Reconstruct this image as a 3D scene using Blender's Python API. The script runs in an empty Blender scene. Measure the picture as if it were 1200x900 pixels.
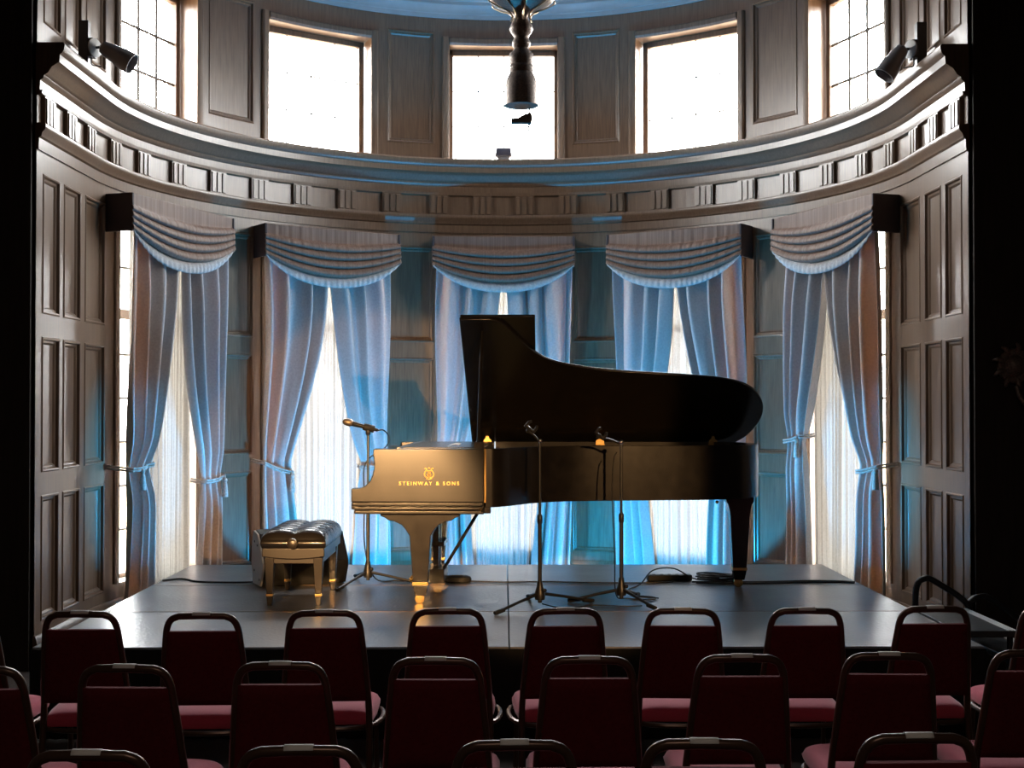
import bpy, bmesh, math, random
from mathutils import Vector, Matrix
random.seed(7)
PI = math.pi
rad = math.radians
SC = bpy.context.scene
COL = SC.collection

# ------------------------------------------------------------------ mesh builder
class MB:
    def __init__(s):
        s.v = []; s.f = []
    def add(s, vs, fs):
        o = len(s.v)
        s.v += [tuple(v) for v in vs]
        s.f += [[i + o for i in f] for f in fs]
        return s
    def hexa(s, b, t):
        return s.add(list(b) + list(t), [(3, 2, 1, 0), (4, 5, 6, 7), (0, 1, 5, 4), (1, 2, 6, 5), (2, 3, 7, 6), (3, 0, 4, 7)])
    def box(s, x0, x1, y0, y1, z0, z1):
        return s.hexa([(x0, y0, z0), (x1, y0, z0), (x1, y1, z0), (x0, y1, z0)], [(x0, y0, z1), (x1, y0, z1), (x1, y1, z1), (x0, y1, z1)])
    def taper(s, cx, cy, z0, z1, a0, b0, a1, b1):
        return s.hexa([(cx - a0, cy - b0, z0), (cx + a0, cy - b0, z0), (cx + a0, cy + b0, z0), (cx - a0, cy + b0, z0)],
                      [(cx - a1, cy - b1, z1), (cx + a1, cy - b1, z1), (cx + a1, cy + b1, z1), (cx - a1, cy + b1, z1)])
    def tube(s, pts, r, n=8, closed=False):
        pts = [Vector(p) for p in pts]; m = len(pts)
        rs = r if isinstance(r, (list, tuple)) else [r] * m
        tang = []
        for i in range(m):
            if closed: t = pts[(i + 1) % m] - pts[i - 1]
            else: t = pts[min(i + 1, m - 1)] - pts[max(i - 1, 0)]
            tang.append(t.normalized())
        t0 = tang[0]; ref = Vector((0, 0, 1)) if abs(t0.z) < .9 else Vector((1, 0, 0))
        nrm = (ref - t0 * ref.dot(t0)).normalized()
        vs = []; fs = []
        for i in range(m):
            t = tang[i]
            nrm = nrm - t * nrm.dot(t)
            nrm = nrm.normalized() if nrm.length > 1e-6 else t.orthogonal().normalized()
            b = t.cross(nrm)
            for k in range(n):
                a = 2 * PI * k / n
                vs.append(pts[i] + (nrm * math.cos(a) + b * math.sin(a)) * rs[i])
        for i in range(m if closed else m - 1):
            j = (i + 1) % m
            for k in range(n):
                k2 = (k + 1) % n
                fs.append((i * n + k, i * n + k2, j * n + k2, j * n + k))
        if not closed:
            fs.append(tuple(range(n - 1, -1, -1))); fs.append(tuple((m - 1) * n + k for k in range(n)))
        return s.add(vs, fs)
    def lathe(s, prof, n=20, o=(0, 0, 0), axis=(0, 0, 1), caps=True):
        ax = Vector(axis).normalized(); e1 = ax.orthogonal().normalized(); e2 = ax.cross(e1); o = Vector(o)
        vs = []; fs = []
        for (r, h) in prof:
            for k in range(n):
                a = 2 * PI * k / n
                vs.append(o + ax * h + (e1 * math.cos(a) + e2 * math.sin(a)) * max(r, 1e-4))
        m = len(prof)
        for i in range(m - 1):
            for k in range(n):
                k2 = (k + 1) % n
                fs.append((i * n + k, i * n + k2, (i + 1) * n + k2, (i + 1) * n + k))
        if caps:
            fs.append(tuple(range(n - 1, -1, -1))); fs.append(tuple((m - 1) * n + k for k in range(n)))
        return s.add(vs, fs)
    def grid(s, fn, nu, nv, closeu=False):
        vs = [fn(i / nu, j / nv) for j in range(nv + 1) for i in range(nu + 1)]
        fs = []
        for j in range(nv):
            for i in range(nu):
                a = j * (nu + 1) + i
                fs.append((a, a + 1, a + nu + 2, a + nu + 1))
        return s.add(vs, fs)
    def prism(s, poly, fn, h0, h1):
        m = len(poly)
        vs = [fn(a, b, h0) for a, b in poly] + [fn(a, b, h1) for a, b in poly]
        fs = [tuple(range(m - 1, -1, -1)), tuple(range(m, 2 * m))] + [(i, (i + 1) % m, m + (i + 1) % m, m + i) for i in range(m)]
        return s.add(vs, fs)
    def xform(s, M, start=0):
        for i in range(start, len(s.v)):
            s.v[i] = tuple(M @ Vector(s.v[i]))
        return s
    def build(s, name, mat, parent=None, smooth=35, bevel=0, sub=0, solid=0, recalc=True, seg=2):
        me = bpy.data.meshes.new(name)
        me.from_pydata(s.v, [], s.f)
        if recalc:
            b = bmesh.new(); b.from_mesh(me); bmesh.ops.recalc_face_normals(b, faces=b.faces); b.to_mesh(me); b.free()
        me.materials.append(mat)
        if smooth:
            me.polygons.foreach_set('use_smooth', [True] * len(me.polygons))
            me.set_sharp_from_angle(angle=rad(smooth))
        me.update()
        o = bpy.data.objects.new(name, me); COL.objects.link(o)
        if parent: o.parent = parent
        if solid:
            m = o.modifiers.new('solid', 'SOLIDIFY'); m.thickness = solid; m.offset = 0
        if bevel:
            m = o.modifiers.new('bevel', 'BEVEL'); m.width = bevel; m.segments = seg; m.limit_method = 'ANGLE'; m.angle_limit = rad(40); m.harden_normals = bool(smooth)
        if sub:
            m = o.modifiers.new('sub', 'SUBSURF'); m.levels = sub; m.render_levels = sub
        return o

def tag(o, label, cat, group=None, kind=None):
    o['label'] = label
    if cat: o['category'] = cat
    if group: o['group'] = group
    if kind: o['kind'] = kind
    return o
def thing(name, label, cat, loc=(0, 0, 0), rz=0, group=None):
    o = bpy.data.objects.new(name, None); COL.objects.link(o)
    o.empty_display_size = .1
    o.location = loc; o.rotation_euler = (0, 0, rz)
    return tag(o, label, cat, group)
def struct(o, label, cat): return tag(o, label, cat, kind='structure')
def copy_thing(src, name=None):
    r = src.copy(); COL.objects.link(r)
    for ch in list(src.children):
        c = ch.copy(); COL.objects.link(c); c.parent = r
        for g in list(ch.children):
            d = g.copy(); COL.objects.link(d); d.parent = c
    return r
def catmull(pts, n=8, closed=False):
    pts = [Vector(p) for p in pts]; out = []; m = len(pts)
    rng = range(m) if closed else range(m - 1)
    for i in rng:
        p1 = pts[i]; p2 = pts[(i + 1) % m]
        p0 = pts[i - 1] if (closed or i > 0) else p1 * 2 - p2
        p3 = pts[(i + 2) % m] if (closed or i + 2 < m) else p2 * 2 - p1
        for k in range(n):
            t = k / n
            out.append(.5 * ((2 * p1) + (p2 - p0) * t + (2 * p0 - 5 * p1 + 4 * p2 - p3) * t * t + (3 * p1 - p0 - 3 * p2 + p3) * t ** 3))
    if not closed: out.append(pts[-1])
    return out
def sstep(a, b, x):
    t = max(0, min(1, (x - a) / (b - a))); return t * t * (3 - 2 * t)

# ------------------------------------------------------------------ materials
def mat(name, base, rough=.5, metal=0, spec=.5, sheen=0, coat=0):
    m = bpy.data.materials.new(name); m.use_nodes = True
    b = m.node_tree.nodes['Principled BSDF']
    b.inputs['Base Color'].default_value = (*base, 1)
    b.inputs['Roughness'].default_value = rough
    b.inputs['Metallic'].default_value = metal
    b.inputs['Specular IOR Level'].default_value = spec
    if sheen: b.inputs['Sheen Weight'].default_value = sheen
    if coat: b.inputs['Coat Weight'].default_value = coat
    return m
def N(m, t, **kw):
    n = m.node_tree.nodes.new(t)
    for k, v in kw.items(): setattr(n, k, v)
    return n
def L(m, a, b): m.node_tree.links.new(a, b)
def add_noise(m, c1, c2, scale=(8, 8, 8), nscale=3, detail=6, bump=0, rough=None, dist=.005):
    b = m.node_tree.nodes['Principled BSDF']
    tc = N(m, 'ShaderNodeTexCoord'); mp = N(m, 'ShaderNodeMapping'); mp.inputs['Scale'].default_value = scale
    no = N(m, 'ShaderNodeTexNoise'); no.inputs['Scale'].default_value = nscale; no.inputs['Detail'].default_value = detail
    cr = N(m, 'ShaderNodeValToRGB'); cr.color_ramp.elements[0].color = (*c1, 1); cr.color_ramp.elements[1].color = (*c2, 1)
    cr.color_ramp.elements[0].position = .3; cr.color_ramp.elements[1].position = .7
    L(m, tc.outputs['Object'], mp.inputs['Vector']); L(m, mp.outputs[0], no.inputs['Vector'])
    L(m, no.outputs['Fac'], cr.inputs[0]); L(m, cr.outputs[0], b.inputs['Base Color'])
    if bump:
        bp = N(m, 'ShaderNodeBump'); bp.inputs['Strength'].default_value = bump; bp.inputs['Distance'].default_value = dist
        L(m, no.outputs['Fac'], bp.inputs['Height']); L(m, bp.outputs[0], b.inputs['Normal'])
    if rough:
        mr = N(m, 'ShaderNodeMapRange'); mr.inputs[3].default_value = rough[0]; mr.inputs[4].default_value = rough[1]
        L(m, no.outputs['Fac'], mr.inputs[0]); L(m, mr.outputs[0], b.inputs['Roughness'])
    return m

M = {}
M['oak'] = add_noise(mat('oak_panelling', (.12, .08, .05), .36, spec=.6), (.105, .062, .037), (.166, .102, .062), (14, 14, .9), 5, 8, .08, (.26, .4), .002)
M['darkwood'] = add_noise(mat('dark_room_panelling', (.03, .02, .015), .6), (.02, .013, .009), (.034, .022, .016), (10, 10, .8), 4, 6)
M['carpet'] = add_noise(mat('room_carpet', (.05, .03, .025), .95), (.03, .018, .014), (.06, .04, .03), (40, 40, 40), 4, 5, .3)
M['plaster'] = add_noise(mat('ceiling_plaster', (.3, .29, .28), .8), (.27, .26, .25), (.32, .31, .3), (3, 3, 3), 2, 4, .05)
M['roomceil'] = mat('dark_ceiling', (.05, .04, .035), .9)
M['winframe'] = add_noise(mat('window_oak', (.2, .13, .08), .5), (.11, .07, .045), (.19, .125, .08), (12, 12, 1), 4, 6)
M['lead'] = mat('muntin_lead', (.06, .055, .05), .5)
def glass_mat():
    m = bpy.data.materials.new('window_glass'); m.use_nodes = True
    nt = m.node_tree; nt.nodes.clear()
    out = N(m, 'ShaderNodeOutputMaterial'); mix = N(m, 'ShaderNodeMixShader'); tr = N(m, 'ShaderNodeBsdfTransparent'); gl = N(m, 'ShaderNodeBsdfGlossy')
    mix.inputs[0].default_value = .06
    gl.inputs['Roughness'].default_value = .05; tr.inputs['Color'].default_value = (.95, .96, .96, 1)
    L(m, tr.outputs[0], mix.inputs[1]); L(m, gl.outputs[0], mix.inputs[2]); L(m, mix.outputs[0], out.inputs[0])
    return m
M['glass'] = glass_mat()
def cloth_mat(name, c1, c2, trans, tcol, open_=0, weave=400):
    m = bpy.data.materials.new(name); m.use_nodes = True
    nt = m.node_tree; nt.nodes.clear()
    out = N(m, 'ShaderNodeOutputMaterial')
    df = N(m, 'ShaderNodeBsdfDiffuse'); tl = N(m, 'ShaderNodeBsdfTranslucent'); mx = N(m, 'ShaderNodeMixShader')
    tc = N(m, 'ShaderNodeTexCoord'); no = N(m, 'ShaderNodeTexNoise'); no.inputs['Scale'].default_value = 60; no.inputs['Detail'].default_value = 6
    cr = N(m, 'ShaderNodeValToRGB'); cr.color_ramp.elements[0].color = (*c1, 1); cr.color_ramp.elements[1].color = (*c2, 1)
    cr.color_ramp.elements[0].position = .35; cr.color_ramp.elements[1].position = .65
    L(m, tc.outputs['Object'], no.inputs['Vector']); L(m, no.outputs['Fac'], cr.inputs[0]); L(m, cr.outputs[0], df.inputs['Color'])
    tl.inputs['Color'].default_value = (*tcol, 1)
    mx.inputs[0].default_value = trans
    L(m, df.outputs[0], mx.inputs[1]); L(m, tl.outputs[0], mx.inputs[2])
    last = mx
    if open_:
        tp = N(m, 'ShaderNodeBsdfTransparent'); m2 = N(m, 'ShaderNodeMixShader'); m2.inputs[0].default_value = open_
        L(m, mx.outputs[0], m2.inputs[1]); L(m, tp.outputs[0], m2.inputs[2]); last = m2
    L(m, last.outputs[0], out.inputs[0])
    return m
M['drape'] = cloth_mat('drape_fabric', (.45, .42, .4), (.54, .505, .48), .16, (.75, .42, .17))
M['sheer'] = cloth_mat('sheer_voile', (.26, .25, .24), (.3, .29, .28), .075, (.52, .48, .42), .006)
M['rope'] = cloth_mat('tieback_cord', (.35, .3, .26), (.5, .44, .4), 0, (.3, .3, .3))
def stripe_mat(name, c1, c2, axis, scale, rough):
    m = mat(name, c1, rough)
    b = m.node_tree.nodes['Principled BSDF']
    tc = N(m, 'ShaderNodeTexCoord'); mp = N(m, 'ShaderNodeMapping'); mp.inputs['Scale'].default_value = axis
    no = N(m, 'ShaderNodeTexNoise'); no.inputs['Scale'].default_value = scale; no.inputs['Detail'].default_value = 4
    cr = N(m, 'ShaderNodeValToRGB'); cr.color_ramp.elements[0].color = (*c1, 1); cr.color_ramp.elements[1].color = (*c2, 1)
    cr.color_ramp.elements[0].position = .38; cr.color_ramp.elements[1].position = .62
    L(m, tc.outputs['Object'], mp.inputs['Vector']); L(m, mp.outputs[0], no.inputs['Vector']); L(m, no.outputs['Fac'], cr.inputs[0]); L(m, cr.outputs[0], b.inputs['Base Color'])
    return m
M['valance'] = stripe_mat('valance_fabric', (.115, .062, .042), (.18, .106, .074), (30, 30, .6), 2.2, .6)
M['fringe'] = cloth_mat('valance_fringe', (.4, .38, .37), (.52, .5, .48), .05, (.5, .45, .4))
M['valside'] = mat('valance_side_dark', (.045, .03, .03), .8)
M['piano'] = add_noise(mat('satin_ebony', (.012, .011, .01), .4, spec=.6), (.009, .008, .008), (.016, .014, .013), (4, 4, 4), 3, 5, 0, (.22, .28))
M['brass'] = mat('brass', (.85, .55, .2), .25, 1)
M['goldleaf'] = mat('gold_inlay', (.85, .52, .17), .55, 1)
M['plate'] = mat('iron_plate_gold', (.55, .36, .14), .4, .8)
M['ivory'] = mat('key_white', (.75, .72, .66), .3)
M['chrome'] = mat('chrome', (.75, .75, .76), .15, 1)
M['leather'] = mat('black_leather', (.011, .01, .01), .22, spec=.6)
M['benchwood'] = mat('bench_ebony', (.02, .016, .013), .32, spec=.6)
M['blackmetal'] = mat('black_metal', (.015, .015, .016), .38, spec=.6)
M['rubber'] = mat('black_rubber', (.012, .012, .012), .6)
M['cable'] = mat('cable_black', (.012, .012, .013), .5)
M['speakerblack'] = add_noise(mat('speaker_black', (.014, .014, .015), .7), (.01, .01, .01), (.02, .02, .02), (60, 60, 60), 6, 3, .2)
M['speakerwhite'] = mat('speaker_end_white', (.5, .49, .46), .6)
M['micgrille'] = mat('mic_grille', (.45, .36, .28), .4, .9)
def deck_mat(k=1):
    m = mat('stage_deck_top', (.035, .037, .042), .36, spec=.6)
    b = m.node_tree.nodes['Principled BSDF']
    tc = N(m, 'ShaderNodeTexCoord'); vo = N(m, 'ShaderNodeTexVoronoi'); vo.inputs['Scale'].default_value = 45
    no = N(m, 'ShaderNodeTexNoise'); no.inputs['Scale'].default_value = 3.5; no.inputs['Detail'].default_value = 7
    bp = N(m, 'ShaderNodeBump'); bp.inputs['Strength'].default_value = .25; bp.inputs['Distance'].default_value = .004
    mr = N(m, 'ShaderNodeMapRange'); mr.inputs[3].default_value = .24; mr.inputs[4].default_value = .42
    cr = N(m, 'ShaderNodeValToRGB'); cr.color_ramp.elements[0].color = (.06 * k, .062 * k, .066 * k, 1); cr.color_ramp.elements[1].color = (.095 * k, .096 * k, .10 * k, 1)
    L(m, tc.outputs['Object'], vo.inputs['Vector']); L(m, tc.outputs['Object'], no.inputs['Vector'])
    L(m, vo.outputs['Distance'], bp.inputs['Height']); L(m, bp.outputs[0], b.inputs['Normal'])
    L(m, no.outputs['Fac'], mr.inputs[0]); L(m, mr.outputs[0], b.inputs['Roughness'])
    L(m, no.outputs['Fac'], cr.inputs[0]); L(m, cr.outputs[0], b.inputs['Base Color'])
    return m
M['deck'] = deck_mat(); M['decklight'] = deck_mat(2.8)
M['deckedge'] = mat('deck_edge_bronze', (.16, .1, .05), .35, .6)
M['skirt'] = mat('stage_skirt_black', (.008, .008, .008), .9)
M['nosing'] = mat('step_nosing_aluminium', (.75, .75, .75), .5)
M['chairtube'] = mat('chair_bronze_tube', (.1, .055, .038), .28, .45)
M['chairback'] = add_noise(mat('chair_maroon_vinyl', (.14, .016, .022), .9, spec=.15), (.095, .011, .015), (.13, .015, .02), (20, 20, 20), 4, 4)
M['chairseat'] = add_noise(mat('chair_red_fabric', (.3, .04, .06), .9, sheen=.3), (.42, .04, .075), (.52, .055, .1), (60, 60, 60), 5, 4, .2)
M['paper'] = mat('paper_white', (.75, .73, .7), .8)
M['bronze'] = add_noise(mat('old_bronze', (.12, .08, .06), .45, .3), (.12, .09, .075), (.26, .19, .15), (20, 20, 20), 4, 5, .3)
M['gilt'] = mat('gilt_edge', (.75, .6, .42), .35, 1)
M['spotgrey'] = mat('spot_grey_metal', (.24, .22, .22), .4, .3)
M['discwhite'] = mat('disc_white', (.6, .57, .53), .5)
M['lens'] = mat('lens_dark', (.04, .04, .06), .1)

# ------------------------------------------------------------------ apse geometry
R = 3.08; CY = 9.47; YF = 8.36
MPD = R * PI / 180                    # metres per degree along the wall
TEND = 90 + (CY - YF) / MPD
def ap(t, off, z):
    s = 1 if t >= 0 else -1; a = abs(t)
    if a <= 90:
        r = R - off
        return Vector((s * r * math.sin(rad(a)), CY + r * math.cos(rad(a)), z))
    return Vector((s * (R - off), CY - (a - 90) * MPD, z))
def tsteps(t0, t1, step=1.6):
    n = max(1, int(math.ceil(abs(t1 - t0) / step))); return [t0 + (t1 - t0) * i / n for i in range(n + 1)]
def sweep(mb, prof, t0, t1, step=1.6):
    ts = tsteps(t0, t1, step); m = len(prof); vs = []; fs = []
    for t in ts:
        for (o, z) in prof: vs.append(ap(t, o, z))
    for i in range(len(ts) - 1):
        for k in range(m):
            k2 = (k + 1) % m
            fs.append((i * m + k, i * m + k2, (i + 1) * m + k2, (i + 1) * m + k))
    fs.append(tuple(range(m - 1, -1, -1))); fs.append(tuple((len(ts) - 1) * m + k for k in range(m)))
    return mb.add(vs, fs)
def sheet(mb, t0, t1, z0, z1, off):
    ts = tsteps(t0, t1)
    for a, b in zip(ts[:-1], ts[1:]):
        mb.add([ap(a, off, z0), ap(b, off, z0), ap(b, off, z1), ap(a, off, z1)], [(0, 1, 2, 3)])
RINGS = [(0, .03), (.008, .037), (.018, .035), (.024, .016), (.038, .014), (.05, .002)]
def hole(mb, t0, t1, z0, z1):
    prev = None
    for (ins, off) in RINGS:
        d = ins / MPD
        c = (t0 + d, t1 - d, z0 + ins, z1 - ins, off)
        if prev:
            (a0, a1, b0, b1, o0), (c0, c1, d0, d1, o1) = prev, c
            n = max(1, int((t1 - t0) / 1.6) + 1)
            for i in range(n):
                pa, pb = a0 + (a1 - a0) * i / n, a0 + (a1 - a0) * (i + 1) / n
                qa, qb = c0 + (c1 - c0) * i / n, c0 + (c1 - c0) * (i + 1) / n
                mb.add([ap(pa, o0, b0), ap(pb, o0, b0), ap(qb, o1, d0), ap(qa, o1, d0)], [(0, 1, 2, 3)])
                mb.add([ap(pa, o0, b1), ap(pb, o0, b1), ap(qb, o1, d1), ap(qa, o1, d1)], [(3, 2, 1, 0)])
            mb.add([ap(a0, o0, b0), ap(a0, o0, b1), ap(c0, o1, d1), ap(c0, o1, d0)], [(3, 2, 1, 0)])
            mb.add([ap(a1, o0, b0), ap(a1, o0, b1), ap(c1, o1, d1), ap(c1, o1, d0)], [(0, 1, 2, 3)])
        prev = c
    sheet(mb, prev[0], prev[1], prev[2], prev[3], prev[4])
def panelled(mb, t0, t1, z0, z1, holes, opens):
    tb = sorted({t0, t1} | {x for h in holes + opens for x in h[:2]})
    zb = sorted({z0, z1} | {x for h in holes + opens for x in h[2:]})
    inside = lambda t, z, hs: any(h[0] < t < h[1] and h[2] < z < h[3] for h in hs)
    for a, b in zip(tb[:-1], tb[1:]):
        for c, d in zip(zb[:-1], zb[1:]):
            if not inside((a + b) / 2, (c + d) / 2, holes + opens): sheet(mb, a, b, c, d, .03)
    for h in holes: hole(mb, *h)
    for (a, b, c, d) in opens:                       # window reveals through the wall
        mb.add([ap(a, .03, c), ap(a, .03, d), ap(a, -.3, d), ap(a, -.3, c)], [(0, 1, 2, 3)])
        mb.add([ap(b, .03, c), ap(b, .03, d), ap(b, -.3, d), ap(b, -.3, c)], [(3, 2, 1, 0)])
        for z, fl in ((c, 0), (d, 1)):
            for p, q in zip(tsteps(a, b)[:-1], tsteps(a, b)[1:]):
                mb.add([ap(p, .03, z), ap(q, .03, z), ap(q, -.3, z), ap(p, -.3, z)], [(3, 2, 1, 0) if fl else (0, 1, 2, 3)])

TW = [-70.2, -34.7, 0, 34.7, 70.2]; HWT = 10.0
LZ0, LZ1, UZ0, UZ1 = .34, 3.24, 4.10, 5.24
ROWS = [(.30, 1.13), (1.28, 2.18), (2.33, 3.26)]
COLS = [(12.7, 21.6), (47.6, 57.3), (84.6, 92.6), (94.4, 101.0), (102.4, 108.6)]
lo_h, up_h = [], []
for s in (1, -1):
    for (a, b) in COLS:
        a, b = sorted((s * a, s * b))
        for (c, d) in ROWS: lo_h.append((a, b, c, d))
        up_h.append((a, b, 4.26, 5.36))
lo_o = [(t - HWT, t + HWT, LZ0, LZ1) for t in TW]
up_o = [(t - HWT, t + HWT, UZ0, UZ1) for t in TW]
ZTOP = 5.76
w = MB()
panelled(w, -TEND, TEND, 0, 3.40, lo_h, lo_o)
sheet(w, -TEND, TEND, 3.40, UZ0, .03)
panelled(w, -TEND, TEND, UZ0, ZTOP, up_h, up_o)
# outer skin of the wall
tb = sorted({-TEND, TEND} | {x for h in lo_o for x in h[:2]}); zb = [0, LZ0, LZ1, UZ0, UZ1, ZTOP]
for a, b in zip(tb[:-1], tb[1:]):
    for c, d in zip(zb[:-1], zb[1:]):
        if any(h[0] < (a + b) / 2 < h[1] and h[2] < (c + d) / 2 < h[3] for h in lo_o + up_o): continue
        sheet(w, a, b, c, d, -.3)
struct(w.build('wall_back', M['oak'], recalc=False, smooth=25), 'curved oak panelled wall of the bay with ten window openings', 'wall')

CORN = [(.02, 3.79), (.048, 3.79), (.052, 3.85), (.07, 3.865), (.076, 3.885), (.10, 3.90), (.125, 3.94), (.165, 3.965), (.175, 3.97), (.178, 4.02), (.192, 4.03), (.205, 4.055), (.21, 4.085), (.20, 4.10), (.02, 4.10)]
FRLOW = [(.02, 3.40), (.042, 3.40), (.045, 3.475), (.06, 3.485), (.066, 3.51), (.084, 3.53), (.09, 3.555), (.084, 3.57), (.02, 3.575)]
struct(sweep(MB(), CORN, -TEND, TEND).build('trim_1', M['oak'], smooth=40), 'projecting oak cornice ledge below the upper windows', 'cornice')
struct(sweep(MB(), FRLOW, -TEND, TEND).build('trim_2', M['oak'], smooth=40), 'oak moulding under the fluted frieze', 'moulding')
TRIG = [3.9, 12.0, 20.8, 29.3, 38, 46.6, 55.5, 64.5, 73.5, 82.0, 91.5, 99.5, 107.5]
fz = MB()
allt = sorted([-x for x in TRIG] + TRIG)
for t in allt:
    sweep(fz, [(.02, 3.57), (.058, 3.57), (.058, 3.77), (.02, 3.77)], t - 1.75, t + 1.75)
    for k in (-1.15, 0, 1.15):
        sweep(fz, [(.055, 3.58), (.068, 3.585), (.068, 3.75), (.055, 3.755)], t + k - .36, t + k + .36)
sweep(fz, [(.02, 3.755), (.062, 3.765), (.066, 3.79), (.02, 3.79)], -TEND, TEND)
struct(fz.build('trim_3', M['oak'], smooth=30), 'oak frieze with fluted blocks between square panels', 'frieze')
BASE = [(.02, 0), (.05, 0), (.05, .17), (.045, .2), (.035, .22), (.02, .225)]
bb = MB(); sweep(bb, BASE, -TEND, TEND)
struct(bb.build('baseboard_back', M['oak'], smooth=40), 'oak baseboard along the curved bay wall', 'baseboard')
CROWN = [(.02, 5.50), (.05, 5.50), (.06, 5.535), (.075, 5.54), (.085, 5.575), (.12, 5.60), (.135, 5.61), (.14, 5.64), (.22, 5.70), (.30, ZTOP), (.02, ZTOP)]
struct(sweep(MB(), CROWN, -TEND, TEND).build('trim_4', M['plaster'], smooth=40), 'pale plaster cove where the bay wall meets the ceiling', 'cove')

# casings and windows (flat in each bay)
def wframe(t, off):
    o = ap(t, off, 0); T = Vector((math.cos(rad(t)), -math.sin(rad(t)), 0)); Nn = Vector((-math.sin(rad(t)), -math.cos(rad(t)), 0))
    return Matrix(((T.x, Nn.x, 0, o.x), (T.y, Nn.y, 0, o.y), (0, 0, 1, 0), (0, 0, 0, 1)))
cas = MB()
for t in TW:
    for (z0, z1) in ((LZ0, LZ1), (UZ0, UZ1)):
        pr = [(0, .03), (0, .05), (.35, .062), (1.1, .062), (1.35, .05), (1.35, .03)]
        for sgn in (-1, 1):
            vs = []; n = len(pr)
            for z in (z0, z1 + .075):
                for (d, o) in pr: vs.append(ap(t + sgn * (HWT + d), o - .001, z))
            cas.add(vs, [(k, (k + 1) % n, n + (k + 1) % n, n + k) for k in range(n)] + [tuple(range(n)), tuple(range(n, 2 * n))])
        sweep(cas, [(.029, z1), (.05, z1), (.066, z1 + .02), (.066, z1 + .06), (.05, z1 + .075), (.029, z1 + .075)], t - HWT, t + HWT)
struct(cas.build('trim_5', M['winframe'], smooth=35), 'moulded oak casings around the window openings', 'window casing')

NAMES = ['far left bay', 'left of centre bay', 'middle bay', 'right of centre bay', 'far right bay']
idx = 0
for wi, t in enumerate(TW):
    for up in (0, 1):
        idx += 1
        z0, z1 = ((LZ0, LZ1), (UZ0, UZ1))[up]
        hw = R * math.sin(rad(HWT)) + .02
        Mx = wframe(t, -.13)
        f = MB()
        fw = .055
        f.box(-hw, -hw + fw, -.03, .03, z0, z1); f.box(hw - fw, hw, -.03, .03, z0, z1)
        f.box(-hw, hw, -.03, .03, z0, z0 + fw * .6); f.box(-hw, hw, -.03, .03, z1 - fw, z1)
        if not up: f.box(-hw, hw, -.03, .03, 2.42, 2.5)
        f.xform(Mx)
        win = f.build('window_%d' % idx, M['winframe'], bevel=.006)
        struct(win, ('upper' if up else 'tall lower') + ' leaded window in the ' + NAMES[wi], 'window')
        m_ = MB(); nc = 4; nr = 3 if up else 8; r = .013 if abs(t) > 60 else .0075
        for i in range(1, nc):
            x = -hw + fw + (2 * hw - 2 * fw) * i / nc
            m_.tube([(x, 0, z0 + .02), (x, 0, z1 - .03)], r, 6)
        for j in range(1, nr):
            z = z0 + .03 + (z1 - z0 - .08) * j / nr
            m_.tube([(-hw + .03, 0, z), (hw - .03, 0, z)], r, 6)
        m_.xform(Mx); m_.build('muntin', M['lead'], win)
        p = MB(); p.box(-hw + .02, hw - .02, -.003, .003, z0 + .02, z1 - .02); p.xform(Mx); p.build('pane', M['glass'], win, smooth=0)
        # daylight portal at the opening
        ld = bpy.data.lights.new('window_daylight', 'AREA'); ld.shape = 'RECTANGLE'; ld.size = 2 * hw; ld.size_y = z1 - z0
        ld.cycles.is_portal = True
        lo = bpy.data.objects.new('window_daylight', ld); COL.objects.link(lo)
        o = ap(t, -.28, (z0 + z1) / 2); lo.location = o
        d = Vector((-math.sin(rad(t)), -math.cos(rad(t)), 0)); lo.rotation_euler = d.to_track_quat('-Z', 'Y').to_euler()

# room shell
bayp = [(ap(t, -.32, 0).x, ap(t, -.32, 0).y) for t in tsteps(-TEND, TEND)]
hallf = MB().prism([(5.4, -4), (5.4, YF)] + bayp[::-1] + [(-5.4, YF), (-5.4, -4)], lambda a, b, h: (a, b, h), -.1, 0)
struct(hallf.build('floor', M['carpet'], smooth=0), 'dark carpeted floor of the hall', 'floor')
struct(MB().prism(bayp, lambda a, b, h: (a, b, h), ZTOP, ZTOP + .1).build('ceiling_bay', M['plaster'], smooth=0), 'pale plaster ceiling over the bay', 'ceiling')
struct(MB().box(-5.4, 5.4, -4, YF, ZTOP, ZTOP + .1).build('ceiling', M['roomceil'], smooth=0), 'dark ceiling over the seating', 'ceiling')
for s, nm in ((-1, 'left'), (1, 'right')):
    x0, x1 = sorted((s * 3.075, s * 5.4))
    f = MB().box(x0, x1, YF - .03, YF + .05, 0, ZTOP)
    a, b = sorted((s * 3.3, s * 5.2))
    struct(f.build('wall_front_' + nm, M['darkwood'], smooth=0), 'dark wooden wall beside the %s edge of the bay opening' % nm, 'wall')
    x0, x1 = sorted((s * 5.3, s * 5.4))
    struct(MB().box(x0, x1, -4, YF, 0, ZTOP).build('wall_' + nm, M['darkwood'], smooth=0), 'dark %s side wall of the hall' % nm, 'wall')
struct(MB().box(-5.4, 5.4, -4.1, -4, 0, ZTOP).build('wall_rear', M['darkwood'], smooth=0), 'dark wall behind the audience', 'wall')

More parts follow.
